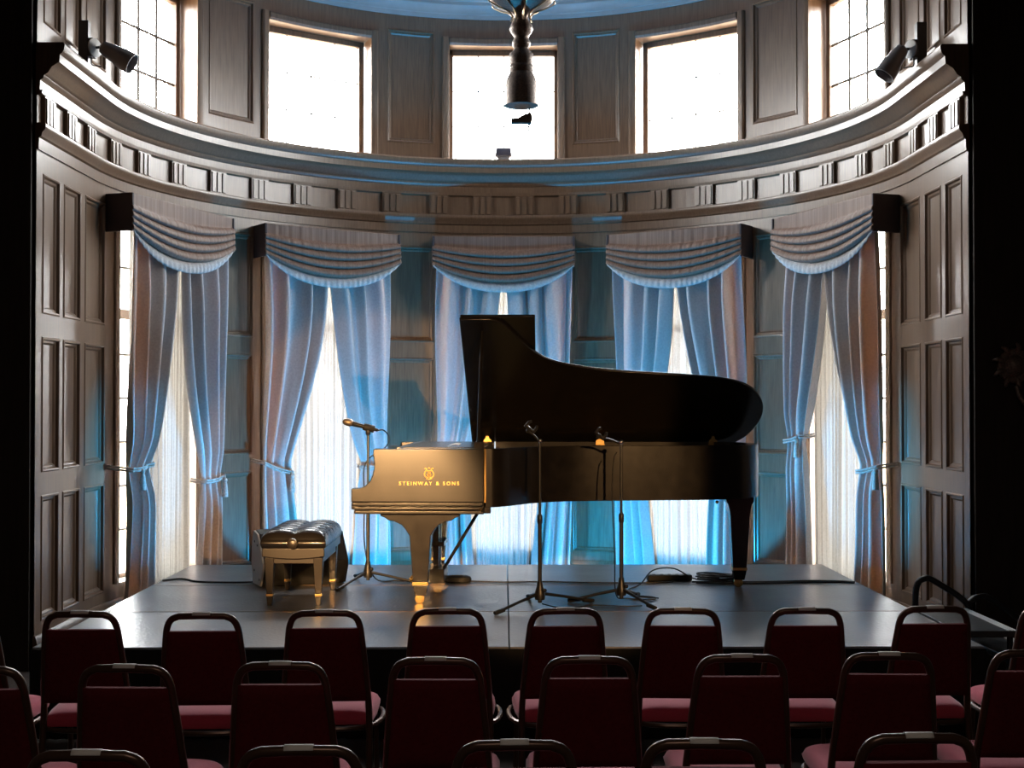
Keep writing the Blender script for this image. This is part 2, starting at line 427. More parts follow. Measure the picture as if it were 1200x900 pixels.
# ------------------------------------------------------------------ drapery
VAL_T = [-70.6, -34.5, 0, 34.5, 70.6]; VAL_HW = [.73, .69, .68, .69, .73]
wname = ['far left', 'left of centre', 'middle', 'right of centre', 'far right']
def make_valance(i):
    t, hw = VAL_T[i], VAL_HW[i]
    o = thing('valance', 'brown swagged valance with pleated pale hem over the %s tall window' % wname[i], 'valance', group='swagged window valances')
    o.matrix_world = wframe(t, .345)
    ztop, zend, drop = 3.335, 3.055, .165
    def zb(x): return 3.25 - .055 * (1 - x * x)
    def zl(x): return zend - drop * (1 - x * x)
    rng = random.Random(i + 3); ph = [rng.uniform(0, 6) for _ in range(6)]
    def fn(u, v):
        x = 2 * u - 1; e = 1 - .55 * x ** 4
        wr = .0022 * math.sin(95 * u + ph[0]) + .0018 * math.sin(171 * u + ph[1])
        if v < .12:
            z = ztop + (zb(x) - ztop) * v / .12; d = wr * .5
        else:
            q = (v - .12) / .88
            z = zb(x) + (zl(x) - zb(x)) * q
            fr = (q * 4.0) % 1.0
            z -= .012 * math.sin(PI * fr) ** 2 * e
            d = (.004 + .036 * abs(math.sin(PI * fr)) ** .75 + .012 * q) * e + wr
        return (x * hw, d, z)
    g = MB().grid(fn, 110, 90)
    g.build('swag', M['valance'], o, smooth=60, solid=.006, recalc=False)
    def fr(u, v):
        x = 2 * u - 1
        pl = .0035 * math.sin(150 * u + 2 * math.sin(9 * u)) * (.3 + v)
        ht = .022 + .088 * (1 - x ** 4)
        return (x * hw * .985, -.012 + .03 * math.sin(v * 2.2) + pl, zl(x) + .015 - ht * v)
    MB().grid(fr, 220, 8).build('fringe', M['fringe'], o, smooth=60, solid=.004, recalc=False)['label'] = 'pale gathered hem'
    for s in (-1, 1):
        x0, x1 = sorted((s * hw, s * (hw - .02)))
        MB().box(x0, x1, -.29, .015, zend - .01, ztop).build('side_return', M['valside'], o, bevel=.004)
    MB().box(-hw, hw, -.29, .0, ztop - .02, ztop).build('top_board', M['valside'], o)
for i in range(5): make_valance(i)

def make_sheer(i):
    t = TW[i]
    o = MB(); rng = random.Random(20 + i); ph = [rng.uniform(0, 6) for _ in range(8)]
    def fn(u, v):
        s = (2 * u - 1) * .43; z = 3.2 - v * (3.2 - .03)
        d = .026 * (.55 + .45 * math.sin(11 * u + ph[5])) * math.sin(2 * PI * 10 * u + ph[0] + 2.6 * math.sin(6 * u + ph[1]) + .15 * math.sin(3 * v + ph[2])) + .008 * math.sin(2 * PI * 27 * u + ph[3]) + .012 * math.sin(9 * u + ph[4] + 2 * v)
        return (s, d, z)
    o.grid(fn, 240, 14)
    ob = o.build('sheer_curtain', M['sheer'], smooth=70, recalc=False)
    ob.matrix_world = wframe(t, .10)
    tag(ob, 'white sheer curtain glowing between the grey drapes of the %s tall window' % wname[i], 'sheer curtain', 'sheer window curtains')
for i in range(5): make_sheer(i)

TIE = {(0, -1): 1.22, (0, 1): 1.10, (1, -1): 1.20, (1, 1): 1.15, (2, -1): 1.18, (2, 1): 1.18, (3, -1): 1.15, (3, 1): 1.20, (4, -1): 1.40, (4, 1): 1.24}
SLOPE = {(0, -1): .03, (0, 1): -.03, (1, -1): -.10, (1, 1): -.02, (4, -1): .05, (4, 1): -.05}
def make_drape(i, s):
    t = TW[i]; ztop, zbot, zt = 3.15, .015, TIE[(i, s)]
    rng = random.Random(100 + i * 2 + s); ph = [rng.uniform(0, 6.28) for _ in range(8)]
    nf = 3.3 + rng.uniform(-.3, .5)
    Wt, Wtie, Wb = .632, .27, .37
    if i in (0, 4): Wt = .642
    if s * (i - 2) > 0 and i in (0, 4): Wtie, Wb = .27, .36
    if s * (i - 2) < 0 and i in (0, 4): Wtie, Wb = .25, .34
    def width(z):
        if z >= zt: q = (ztop - z) / (ztop - zt); return Wt + (Wtie - Wt) * q ** 1.9
        q = (zt - z) / (zt - zbot); return Wtie + (Wb - Wtie) * min(1, q * 1.15) ** .65
    def fn(u, v):
        z = ztop + (zbot - ztop) * v
        W = width(z); comp = W / Wt
        outer = .655 if i in (0, 4) else .645
        near = math.exp(-((z - zt) / .16) ** 2)
        A = (.062 + .012 * (1 - comp)) * (1 - .45 * near) * (.8 + .2 * math.sin(2 * z + ph[4]))
        uu = u + .035 * math.sin(2 * PI * u * 1.5 + ph[0] + .5 * z)
        d = A * math.sin(2 * PI * nf * uu + ph[1] + .25 * math.sin(1.7 * z + ph[2])) + .22 * A * math.sin(2 * PI * (nf * 1.9) * uu + ph[3] + .4 * z)
        bulge = .03 * (1 - abs(2 * u - 1) ** 2) * (.3 + .7 * (1 - near)) * (1 - sstep(2.5, 3.0, z)) if z < 3.0 else 0
        off = .085 + .04 * sstep(zt, ztop, z)
        x = outer - u * W + .012 * math.sin(3 * z + ph[5]) * (1 - near) + .02 * near * 0
        return (s * x, off + d + bulge, z)
    o = MB().grid(fn, 84, 70)
    ob = o.build('drape', M['drape'], smooth=70, solid=.005, recalc=False)
    ob.matrix_world = wframe(t, .15)
    side = 'left' if s < 0 else 'right'
    tag(ob, 'grey %s drape tied back at the %s tall window' % (side, wname[i]), 'curtain', 'tied back window drapes')
    # tieback cord
    sl = SLOPE.get((i, s), .0)
    tb = thing('tieback', 'corded tieback with tassel around the %s drape of the %s tall window' % (side, wname[i]), 'curtain tieback', group='curtain tiebacks')
    tb.matrix_world = wframe(t, .15)
    def surf(u, extra):
        ds = [fn(min(1, max(0, u + k * .04)), (ztop - zt) / (ztop - zbot))[1] for k in (-2, -1, 0, 1, 2)]
        x = fn(u, (ztop - zt) / (ztop - zbot))[0]
        return x, max(ds) + extra
    pts = [(s * .70, -.045, zt + .02)]
    for k in range(11):
        u = k / 10; x, y = surf(u, .022)
        pts.append((x + s * .012 * (1 - 2 * u), y, zt + sl * u - .012 * math.sin(PI * u)))
    xin = fn(1, (ztop - zt) / (ztop - zbot))[0]
    pts += [(xin - s * .03, .06, zt + sl), (xin - s * .005, -.02, zt + sl + .01)]
    pts = catmull(pts, 3)
    c = MB().tube(pts, .009, 8)
    pts2 = [Vector((p.x, p.y + .004, p.z + .02)) for p in pts]
    c.tube(pts2, .008, 8)
    c.build('cord', M['rope'], tb)
    upos = {(0, -1): .45, (0, 1): .02, (1, -1): .97, (4, 1): .04, (4, -1): .9}.get((i, s), .5)
    x, y = surf(upos, .03); z = zt + sl * upos
    ta = MB().lathe([(.004, .03), (.006, 0), (.018, -.01), (.021, -.025), (.014, -.04), (.018, -.05), (.024, -.1), (.027, -.165), (.01, -.168)], 14, (x, y + .012, z))
    ta.build('tassel', M['rope'], tb)
for i in range(5):
    for s in (-1, 1): make_drape(i, s)

# ------------------------------------------------------------------ stage
SZ = .475
ys = [6.65, 7.79, 8.92, 10.05]; xs = [-2.44, .03, 2.5]
yn = ['front', 'middle', 'rear']; xn = ['left', 'right']
for j in range(3):
    for k in range(2):
        a, b = xs[k] + .0025, xs[k + 1] - .0025; c, d = ys[j] + .003, ys[j + 1] - .003
        cx, cy = (a + b) / 2, (c + d) / 2
        o = thing('stage_deck', 'black stage deck panel, %s row, %s half of the platform' % (yn[j], xn[k]), 'stage deck', (cx, cy, 0), 0, 'stage platform decks')
        hx, hy = (b - a) / 2, (d - c) / 2
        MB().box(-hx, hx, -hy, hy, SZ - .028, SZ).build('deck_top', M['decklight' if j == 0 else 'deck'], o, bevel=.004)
        f = MB()
        f.box(-hx, hx, -hy, -hy + .03, SZ - .11, SZ - .029); f.box(-hx, hx, hy - .03, hy, SZ - .11, SZ - .029)
        f.box(-hx, -hx + .03, -hy + .03, hy - .03, SZ - .11, SZ - .029); f.box(hx - .03, hx, -hy + .03, hy - .03, SZ - .11, SZ - .029)
        f.build('frame', M['blackmetal'], o)
        for p in (-1, 1):
            for q in (-1, 1):
                MB().tube([(p * (hx - .06), q * (hy - .06), 0), (p * (hx - .06), q * (hy - .06), SZ - .03)], .022, 10).build('leg', M['blackmetal'], o)
        if j < 2:
            MB().box(-hx, hx, hy - .012, hy + .0005, SZ - .003, SZ + .0012).build('edge_strip', M['deckedge'], o, smooth=0)['label'] = 'bronze metal edge strip'
sk = MB()
def skf(u, v):
    x = -2.44 + u * 4.94
    return (x, 6.628 + .010 * math.sin(2 * PI * 62 * u) * (.3 + .7 * v), SZ - .006 - v * (SZ - .016))
sk.grid(skf, 500, 3)
tag(sk.build('stage_skirt', M['skirt'], smooth=60, solid=.004, recalc=False), 'black pleated skirt hanging along the front of the stage', 'stage skirt')

# steps at the right of the stage
st = thing('stage_steps', 'black portable steps with pale nosings at the right side of the stage', 'steps', (2.52, 7.1, 0))
for k, (x0, x1, z) in enumerate(((0, .33, SZ), (.33, .60, .30), (.60, .87, .14))):
    y0 = 0 if k == 0 else .06
    b = MB().box(x0, x1, 0, .76, z - .035, z); b.build('tread', M['deck'], st, bevel=.003)
    n = MB()
    for q in range(3): n.box(x1 - .05 + q * .017, x1 - .038 + q * .017, .002, .758, z - .002, z + .004)
    n.build('nosing', M['nosing'], st, smooth=0)['label'] = 'pale ribbed step nosing'
fr = MB()
for y in (.03, .73):
    fr.tube([(.03, y, 0), (.03, y, SZ - .035)], .017, 8); fr.tube([(.30, y, 0), (.30, y, SZ - .035)], .017, 8)
    fr.tube([(.57, y, 0), (.57, y, .265)], .017, 8); fr.tube([(.84, y, 0), (.84, y, .105)], .017, 8)
    fr.tube([(.03, y, .08), (.84, y, .08)], .014, 8)
fr.build('frame', M['blackmetal'], st)
rp = catmull([(.02, .80, .1), (.02, .80, .45), (.03, .80, .61), (.08, .80, .655), (.14, .80, .64), (.34, .80, .50), (.36, .80, .35), (.36, .80, .03)], 6)
MB().tube(rp, .02, 10).build('handrail', M['blackmetal'], st)
rp = catmull([(.355, .80, .05), (.355, .80, .46), (.37, .80, .52), (.43, .80, .545), (.50, .80, .52), (.75, .80, .33), (.80, .80, .2), (.80, .80, .02)], 6)
MB().tube(rp, .02, 10).build('handrail', M['blackmetal'], st)

# ------------------------------------------------------------------ grand piano
PX, PY = -.95, 8.0
gp = thing('grand_piano', 'black concert grand piano with raised lid on the stage', 'piano', (PX, PY, SZ), rad(-2))
XY = lambda a, b, h: (a, b, h)
rimpts = [(.84, 0), (.90, .015), (.97, .085), (1.05, .21), (1.14, .34), (1.26, .435), (1.42, .51), (1.65, .56), (1.95, .60), (2.2, .635), (2.42, .685), (2.6, .765), (2.715, .90), (2.765, 1.08), (2.755, 1.28), (2.70, 1.45), (2.60, 1.54), (2.42, 1.57)]
CX = lambda x: .84 + (x - .84) * .968
outl = [Vector((CX(p[0]), p[1], 0)) for p in rimpts]
outl = catmull(outl, 5) + [Vector((.84, 1.57, 0))]
inl = []
for i, p in enumerate(outl):
    tg = (outl[min(i + 1, len(outl) - 1)] - outl[max(i - 1, 0)]).normalized()
    inl.append(p + Vector((-tg.y, tg.x, 0)) * .075)
rm = MB()
zb_, zt_ = .615, .978
n = len(outl)
vs = [(p.x, p.y, zb_) for p in outl] + [(p.x, p.y, zt_) for p in outl] + [(p.x, p.y, zt_) for p in inl] + [(p.x, p.y, zb_) for p in inl]
fs = []
for i in range(n - 1):
    for r in range(4):
        r2 = (r + 1) % 4
        fs.append((r * n + i, r * n + i + 1, r2 * n + i + 1, r2 * n + i))
fs += [(0, n, 2 * n, 3 * n), (n - 1, 2 * n - 1, 3 * n - 1, 4 * n - 1)]
rm.add(vs, fs)
rm.build('rim', M['piano'], gp, bevel=.004)
ins = [(p.x, p.y) for p in inl]
MB().prism(ins, XY, .64, .66).build('soundboard', M['plate'], gp, smooth=0)
MB().prism(ins, XY, .875, .905).build('iron_plate', M['plate'], gp, bevel=.006)['label'] = 'gold painted iron plate'
# arms (cheeks)
cur = [(.0, .73), (.055, .732)] + [(.06 + .098 * math.sin(a), .975 - .243 * math.cos(a) + .0) for a in [PI / 2 * k / 10 for k in range(0, 11)]]
cheek = [(.0, .645), (.0, .73), (.05, .732), (.085, .745), (.115, .775), (.134, .815), (.143, .86), (.143, .90), (.137, .935), (.137, .972), (.145, .978), (.83, .978), (.83, .645)]
for y0, y1 in ((0, .095), (1.475, 1.57)):
    MB().prism(cheek, lambda a, b, h: (a, h, b), y0, y1).build('arm', M['piano'], gp, bevel=.006)
MB().box(.832, .842, -.004, .09, .645, .978).build('arm_edge_glint', M['brass'], gp)['label'] = 'thin brass strip standing in for the glint between arm and rim'  # brass colour stands in for light caught along this edge
kb = MB()
kb.box(.02, .83, .01, 1.56, .575, .644)
for sgn, (yy, y2) in enumerate(((-.013, .0), (1.57, 1.583))):
    kb.box(.006, .825, min(yy, y2 + .02) if sgn == 0 else 1.55, y2 + .02 if sgn == 0 else 1.583, .622, .646)
    kb.box(.014, .828, -.020 if sgn == 0 else 1.55, .02 if sgn == 0 else 1.59, .598, .619)
    kb.box(.02, .83, -.010 if sgn == 0 else 1.55, .02 if sgn == 0 else 1.58, .572, .595)
kb.box(.002, .04, -.005, 1.575, .60, .645)
kb.build('keybed', M['piano'], gp, bevel=.006)
wk = MB()
for k in range(52): y = .12 + 1.33 * k / 52; wk.box(.045, .20, y + .0008, y + 1.33 / 52 - .0008, .665, .70)
wk.build('keyboard', M['ivory'], gp, smooth=0)
bk = MB()
for k in range(51):
    if k % 7 in (0, 2, 3, 5, 6): y = .12 + 1.33 * (k + 1) / 52; bk.box(.105, .20, y - .005, y + .005, .70, .712)
bk.build('black_keys', M['piano'], gp, smooth=0)
MB().box(.20, .225, .096, 1.474, .645, .90).build('fallboard', M['piano'], gp, bevel=.005)
MB().box(.02, .045, .096, 1.474, .645, .69).build('key_slip', M['piano'], gp, bevel=.005)
MB().box(.225, .83, .096, 1.474, .86, .88).build('pin_block_cover', M['plate'], gp)
md = MB().box(.27, .80, .18, 1.39, .962, .982); md.box(.27, .30, .10, 1.47, .94, .985); md.build('music_desk', M['piano'], gp, bevel=.004)
# lettering and emblem
def text_mesh(body, size, name, m, parent, x, z, y, space=1.0, extr=.0012):
    cu = bpy.data.curves.new(name + '_c', 'FONT'); cu.body = body; cu.size = size; cu.extrude = extr; cu.align_x = 'CENTER'; cu.align_y = 'CENTER'; cu.space_character = space; cu.offset = .0002
    ob = bpy.data.objects.new(name + '_t', cu); COL.objects.link(ob)
    dg = bpy.context.evaluated_depsgraph_get()
    me = bpy.data.meshes.new_from_object(ob.evaluated_get(dg)); me.name = name
    bpy.data.objects.remove(ob)
    me.transform(Matrix.Rotation(PI / 2, 4, 'X'))
    me.transform(Matrix.Translation((x, y, z)))
    me.materials.clear(); me.materials.append(m)
    o = bpy.data.objects.new(name, me); COL.objects.link(o); o.parent = parent
    return o
text_mesh('STEINWAY & SONS', .031, 'lettering', M['goldleaf'], gp, .487, .762, -.0012, 1.5)['label'] = 'gold maker lettering on the side'
em = MB(); ex, ez = .487, .822
for s in (-1, 1):
    em.tube(catmull([(ex + s * .004, -.003, ez - .024), (ex + s * .022, -.003, ez - .018), (ex + s * .029, -.003, ez - .002), (ex + s * .022, -.003, ez + .016), (ex + s * .013, -.003, ez + .026), (ex + s * .02, -.003, ez + .036), (ex + s * .028, -.003, ez + .032)], 5), .0034, 6)
em.tube([(ex - .017, -.003, ez + .02), (ex + .017, -.003, ez + .02)], .0028, 6)
for q in (-.007, 0, .007): em.tube([(ex + q, -.003, ez - .022), (ex + q, -.003, ez + .02)], .0015, 5)
em.tube(catmull([(ex - .018, -.003, ez - .028), (ex, -.003, ez - .033), (ex + .018, -.003, ez - .028)], 4), .0034, 6)
em.tube(catmull([(ex - .012, -.003, ez - .006), (ex, -.003, ez + .008), (ex + .012, -.003, ez - .006), (ex, -.003, ez - .016)], 4, True), .002, 5, True)
em.lathe([(.001, -.002), (.006, 0), (.001, .002)], 10, (ex, -.003, ez + .036), (0, 1, 0))
em.build('emblem', M['goldleaf'], gp)['label'] = 'gold lyre emblem'
# legs
def piano_leg(cx, cy, top_w, zt, prnt, name='leg'):
    h = top_w / 2
    half = [(h, zt), (h, zt - .018), (h - .03, zt - .03), (h - .05, zt - .045), (h * .62, zt - .055), (h * .46, zt - .075), (h * .36, zt - .105), (.066, zt - .145)] if top_w > .35 else [(h, zt), (h, zt - .03), (h * .86, zt - .045), (.072, zt - .085), (.066, zt - .13)]
    half += [(.064, zt - .19), (.046, .135)]
    poly = half + [(-a, b) for a, b in reversed(half)]
    # profile extruded in y, tapered below
    m = MB(); k = len(poly)
    vs = []
    for sy in (-1, 1):
        for (a, b) in poly:
            d = .062 - .018 * sstep(zt - .15, .13, b)
            vs.append((cx + a, cy + sy * d, b))
    m.add(vs, [tuple(range(k - 1, -1, -1)), tuple(range(k, 2 * k))] + [(i, (i + 1) % k, k + (i + 1) % k, k + i) for i in range(k)])
    lg = m.build(name, M['piano'], prnt, bevel=.004)
    MB().taper(cx, cy, .118, .138, .05, .048, .05, .048).build('ferrule', M['brass'], lg, bevel=.002)
    ft = MB().taper(cx, cy, .052, .118, .034, .034, .047, .045)
    ft.build('foot', M['piano'], lg, bevel=.004)
    c = MB().lathe([(.012, -.02), (.03, -.018), (.032, -.012), (.032, .012), (.03, .018), (.012, .02)], 18, (cx - .006, cy, .032), (0, 1, 0))
    c.box(cx - .02, cx + .01, cy - .027, cy - .021, .03, .056); c.box(cx - .02, cx + .01, cy + .021, cy + .027, .03, .056)
    c.build('caster', M['brass'], lg, bevel=.001)
piano_leg(.425, .12, .50, .573, gp); piano_leg(.425, 1.42, .50, .573, gp); piano_leg(2.54, .90, .19, .618, gp)
# pedal lyre
ly = MB()
for y in (.70, .87): ly.taper(.47, y, .15, .575, .02, .018, .022, .02)
for y in (.745, .785, .825): ly.tube([(.47, y, .15), (.47, y, .575)], .006, 8)
ly.box(.41, .53, .63, .94, .055, .15); ly.box(.40, .53, .64, .93, .30, .33)
lyo = ly.build('pedal_lyre', M['piano'], gp, bevel=.005)
for y in (.69, .785, .88):
    MB().tube(catmull([(.44, y, .085), (.36, y, .08), (.31, y, .072), (.29, y, .066)], 4), [.008, .008, .008, .008, .009, .01, .011, .012, .014, .016, .017, .016, .012], 8).build('pedal', M['brass'], lyo)
for y in (.68, .89): MB().tube([(.52, y, .14), (.80, y, .60)], .011, 8).build('brace_rod', M['piano'], lyo)
# lid
AL = rad(31.2); HZ = .974
def lidp(x, w_, h): return (x, 1.575 - w_ * math.cos(AL) - h * math.sin(AL) * -1 * -1 * -1 if False else 1.575 - w_ * math.cos(AL) + h * math.sin(AL), HZ + w_ * math.sin(AL) + h * math.cos(AL))
lp = [(.66, 0), (.66, 1.59), (.86, 1.59)]
lc = catmull([Vector((x, w_, 0)) for x, w_ in [(.86, 1.59), (.95, 1.53), (1.05, 1.36), (1.15, 1.21), (1.27, 1.10), (1.45, 1.03), (1.70, .975), (2.0, .94), (2.3, .905), (2.52, .86), (2.68, .77), (2.78, .62), (2.82, .46), (2.81, .28), (2.75, .1), (2.68, 0)]], 5)
lp += [(CX(p.x), p.y) for p in lc[1:]]
lid = MB().prism(lp, lidp, 0, .02).build('lid', M['piano'], gp, bevel=.005)
MB().prism([(.665, 0), (.665, 1.59), (1.145, 1.59), (1.145, 0)], lidp, .022, .042).build('lid_flap', M['piano'], gp, bevel=.005)['label'] = 'front flap folded back over the lid'
w1 = 1.47; px_, py_, pz_ = lidp(.80, w1, 0)
lpv = MB().tube([(.79, .06, .965), (px_, py_, pz_ - .01)], .011, 10); lpv.lathe([(.016, 0), (.02, .01), (.02, .04), (.014, .05)], 12, (.79, .06, .975)); lpv.box(.765, .83, .03, .095, .97, 1.02)
lpv.build('lid_prop', M['piano'], gp, bevel=.002)
for x in (.78, 1.61, 2.44):
    hb = MB().prism([(-.035, .0), (-.03, .035), (-.012, .05), (-.012, .066), (.012, .066), (.012, .05), (.03, .035), (.035, 0)], lambda a, b, h: (x + a, h, .955 + b), 1.485, 1.50)
    hb.build('hinge', M['brass'], gp, bevel=.002)['label'] = 'brass lid hinge'
for (x, y) in ((.812, -.016), (2.36, .665)): MB().lathe([(.004, -.01), (.012, 0), (.010, .012), (.003, .02)], 12, (x, y, .60), (0, -1, 0)).build('knob', M['brass'], gp)
MB().box(.80, .87, .02, .09, .575, .614).build('rim_block', M['piano'], gp, bevel=.004)

pp = MB().grid(lambda u, v: (u * .075 + .015 * v, v * .11, .012 * math.sin(u * 2.4) + .006 * v), 10, 6)
po = pp.build('paper_sheet', M['paper'], smooth=60, solid=.001, recalc=False); po.location = (PX + .585, PY + .30, SZ + .9835)
tag(po, 'curled white sheet of paper on the music desk of the piano', 'paper')

# ------------------------------------------------------------------ piano bench
bn = thing('piano_bench', 'black tufted leather piano bench at the keyboard end of the piano', 'bench', (-1.307, 8.36, SZ))
hx, hy = .198, .385
def cush(u, v):
    x, y = 2 * u - 1, 2 * v - 1
    ex = (1 - abs(x) ** 6) * (1 - abs(y) ** 10)
    nx, ny = 2, 6
    tu = (abs(math.sin(PI * nx * u)) ** .7 * .7 + .3) * (abs(math.sin(PI * ny * v)) ** .7 * .6 + .4)
    z = .415 + .066 * max(0, ex) ** .35 * (.5 + .5 * tu ** .6)
    sh = 1 + .012 * (1 - max(0, ex) ** .3)
    return (x * hx * sh, y * hy * sh, z)
cu = MB().grid(cush, 56, 100)
cu.build('seat_cushion', M['leather'], bn, smooth=60)
lw = MB()
def sidef(u, v):
    a = u * 4; k = int(a) % 4; f = a - int(a)
    cs = [(-1, -1), (1, -1), (1, 1), (-1, 1)]
    x = cs[k][0] + (cs[(k + 1) % 4][0] - cs[k][0]) * f; y = cs[k][1] + (cs[(k + 1) % 4][1] - cs[k][1]) * f
    b = 1 + .035 * math.sin(PI * v) - .012 * (1 - abs(math.sin(PI * 2 * f)) ** .5) * (k % 2 == 0)
    return (x * hx * b, y * hy * b, .362 + .058 * v)
lw.grid(sidef, 96, 6); lw.build('cushion_band', M['leather'], bn, smooth=60)
ap_ = MB()
bow = [(-.195, .362), (-.195, .308), (-.12, .298), (-.04, .292), (.04, .292), (.12, .298), (.195, .308), (.195, .362)]
ap_.prism(bow, lambda a, b, h: (a, h, b), -hy + .002, hy - .002)
ap_.build('apron', M['benchwood'], bn, bevel=.006)
MB().box(-.175, .175, -.355, .355, .262, .30).build('frame_rail', M['benchwood'], bn, bevel=.004)
for s in (-1, 1): MB().lathe([(.014, 0), (.016, .01), (.03, .014), (.034, .024), (.031, .034), (.02, .038), (.018, .034), (.004, .036)], 20, (0, s * (hy + .001), .392), (0, s, 0)).build('adjusting_knob', M['benchwood'], bn)
for sx in (-1, 1):
    for sy in (-1, 1):
        cx, cy = sx * .152, sy * .335
        lg = MB().taper(cx, cy, .07, .30, .019, .019, .03, .03).build('leg', M['benchwood'], bn, bevel=.003)
        MB().taper(cx, cy, .058, .074, .022, .022, .022, .022).build('ferrule', M['brass'], lg, bevel=.002)
        MB().taper(cx, cy, .0, .058, .014, .014, .02, .02).build('foot', M['benchwood'], lg, bevel=.003)

# ------------------------------------------------------------------ floor monitor speaker
mo = thing('monitor_speaker', 'black wedge stage monitor with pale end panel behind the piano bench', 'speaker', (-1.43, 9.02, SZ), rad(24))
prof = [(.12, 0), (-.10, .0), (-.17, .13), (-.17, .17), (-.02, .36), (.10, .38), (.15, .30), (.17, .14)]
MB().prism(prof, lambda a, b, h: (h, a, b), -.29, .29).build('cabinet', M['speakerblack'], mo, bevel=.008)
for s in (-1, 1):
    e = MB().prism([(a * .97, b * .97 + .005) for a, b in prof], lambda a, b, h: (h, a, b), s * .29, s * .305).build('end_panel', M['speakerwhite'] if s < 0 else M['speakerblack'], mo, bevel=.003)
    if s < 0: e['label'] = 'pale end panel with dark screws'
for (a, b) in ((-.08, .05), (.07, .10), (.06, .30), (-.02, .28)):
    MB().lathe([(.008, 0), (.008, .004)], 10, (-.305, a, b), (-1, 0, 0)).build('screw', M['blackmetal'], mo)
MB().hexa([(-.26, -.177, .17), (.26, -.177, .17), (.26, -.17, .165), (-.26, -.17, .165)], [(-.26, -.05, .342), (.26, -.05, .342), (.26, -.04, .335), (-.26, -.04, .335)]).build('grille', M['speakerblack'], mo)

# ------------------------------------------------------------------ microphone stands
def mic_stand(loc, h, az, label, arm, foot_r=.34, boom=None):
    o = thing('microphone_stand', label, 'microphone stand', loc, 0, 'tripod microphone stands')
    hub = MB().lathe([(.008, .045), (.03, .05), (.034, .075), (.03, .095), (.02, .13), (.016, .16), (.012, .165)], 16)
    hub.lathe([(.004, 0), (.012, .006), (.012, .02), (.005, .024)], 10, (.02, -.02, .11), (.6, -.8, 0))
    hub.build('hub', M['blackmetal'], o)
    MB().tube([(0, 0, .03), (0, 0, h * .52)], .0125, 10).build('lower_tube', M['blackmetal'], o)
    p = MB().tube([(0, 0, h * .5), (0, 0, h)], .0085, 10).build('upper_tube', M['blackmetal'], o)
    MB().lathe([(.013, 0), (.017, .01), (.017, .05), (.012, .06)], 12, (0, 0, h * .5)).build('clutch', M['blackmetal'], o)
    for a in az:
        d = Vector((math.cos(rad(a)), math.sin(rad(a)), 0))
        lg = MB().tube([d * .02 + Vector((0, 0, .085)), d * (foot_r * .5) + Vector((0, 0, .055)), d * foot_r + Vector((0, 0, .016))], [.011, .009, .009], 8).build('leg', M['blackmetal'], o)
        MB().tube([d * (foot_r - .05) + Vector((0, 0, .022)), d * (foot_r + .01) + Vector((0, 0, .014)), d * (foot_r + .03) + Vector((0, 0, .013))], [.013, .014, .011], 8).build('rubber_foot', M['rubber'], lg)
    if arm:
        MB().tube([(0, 0, h - .01), Vector(arm) * .5 + Vector((0, 0, h + .005)), Vector(arm) + Vector((0, 0, h))], .007, 8).build('arm', M['blackmetal'], o)
        MB().lathe([(.006, -.018), (.014, -.014), (.016, 0), (.014, .014), (.006, .018)], 12, (0, 0, h), (0, 1, 0)).build('swivel', M['chrome'], o)
        e = Vector(arm) + Vector((0, 0, h))
        c = MB(); u = Vector((-.75, 0, .66)); v = Vector((.66, 0, .75))
        c.lathe([(.006, -.012), (.012, 0), (.006, .012)], 10, e)
        for sgn in (-1, 1):
            a0 = e + v * .018 + Vector((0, 0, .0)); b = a0 + u * (.03 * sgn)
            c.tube([a0, b, b + v * .03, b + v * .045 - u * .01 * sgn], [.013, .013, .011, .009], 8)
        c.tube([e, e + v * .025], .014, 8)
        c.build('microphone_clip', M['blackmetal'], o)
    return o
mic_stand((.225, 7.93, SZ), 1.03, (226, 30, 100), 'empty microphone stand standing in front of the piano middle, left of its twin', (-.075, 0, .06), .37)
mic_stand((.745, 8.10, SZ), 1.015, (303, 175, 65), 'empty microphone stand standing in front of the piano nearer the tail', (-.15, 0, .03), .31)
ms = mic_stand((-.945, 8.95, SZ), 1.06, (243, 352, 110), 'microphone stand holding a microphone behind the piano keyboard end', None, .36)
MB().lathe([(.012, -.02), (.018, -.01), (.018, .02), (.012, .03)], 12, (0, 0, 1.06)).build('swivel', M['blackmetal'], ms)
ax = Vector((-.93, -.15, .26)).normalized()
c0 = Vector((0, 0, 1.092))
MB().lathe([(.023, -.045), (.026, -.04), (.026, .03), (.022, .035)], 14, c0, ax).build('microphone_clip', M['rubber'], ms)
mi = thing('microphone', 'handheld microphone with pale round head in the stand by the keyboard', 'microphone', (-.945, 8.95, SZ + 1.092))
MB().lathe([(.009, -.07), (.0115, -.065), (.0135, 0), (.0185, .105), (.021, .115)], 16, (0, 0, 0), ax).build('body', M['blackmetal'], mi)
MB().lathe([(.02, .113), (.026, .125), (.0275, .145), (.025, .165), (.015, .18), (.003, .184)], 16, (0, 0, 0), ax).build('grille', M['micgrille'], mi)['label'] = 'pale wire grille head'

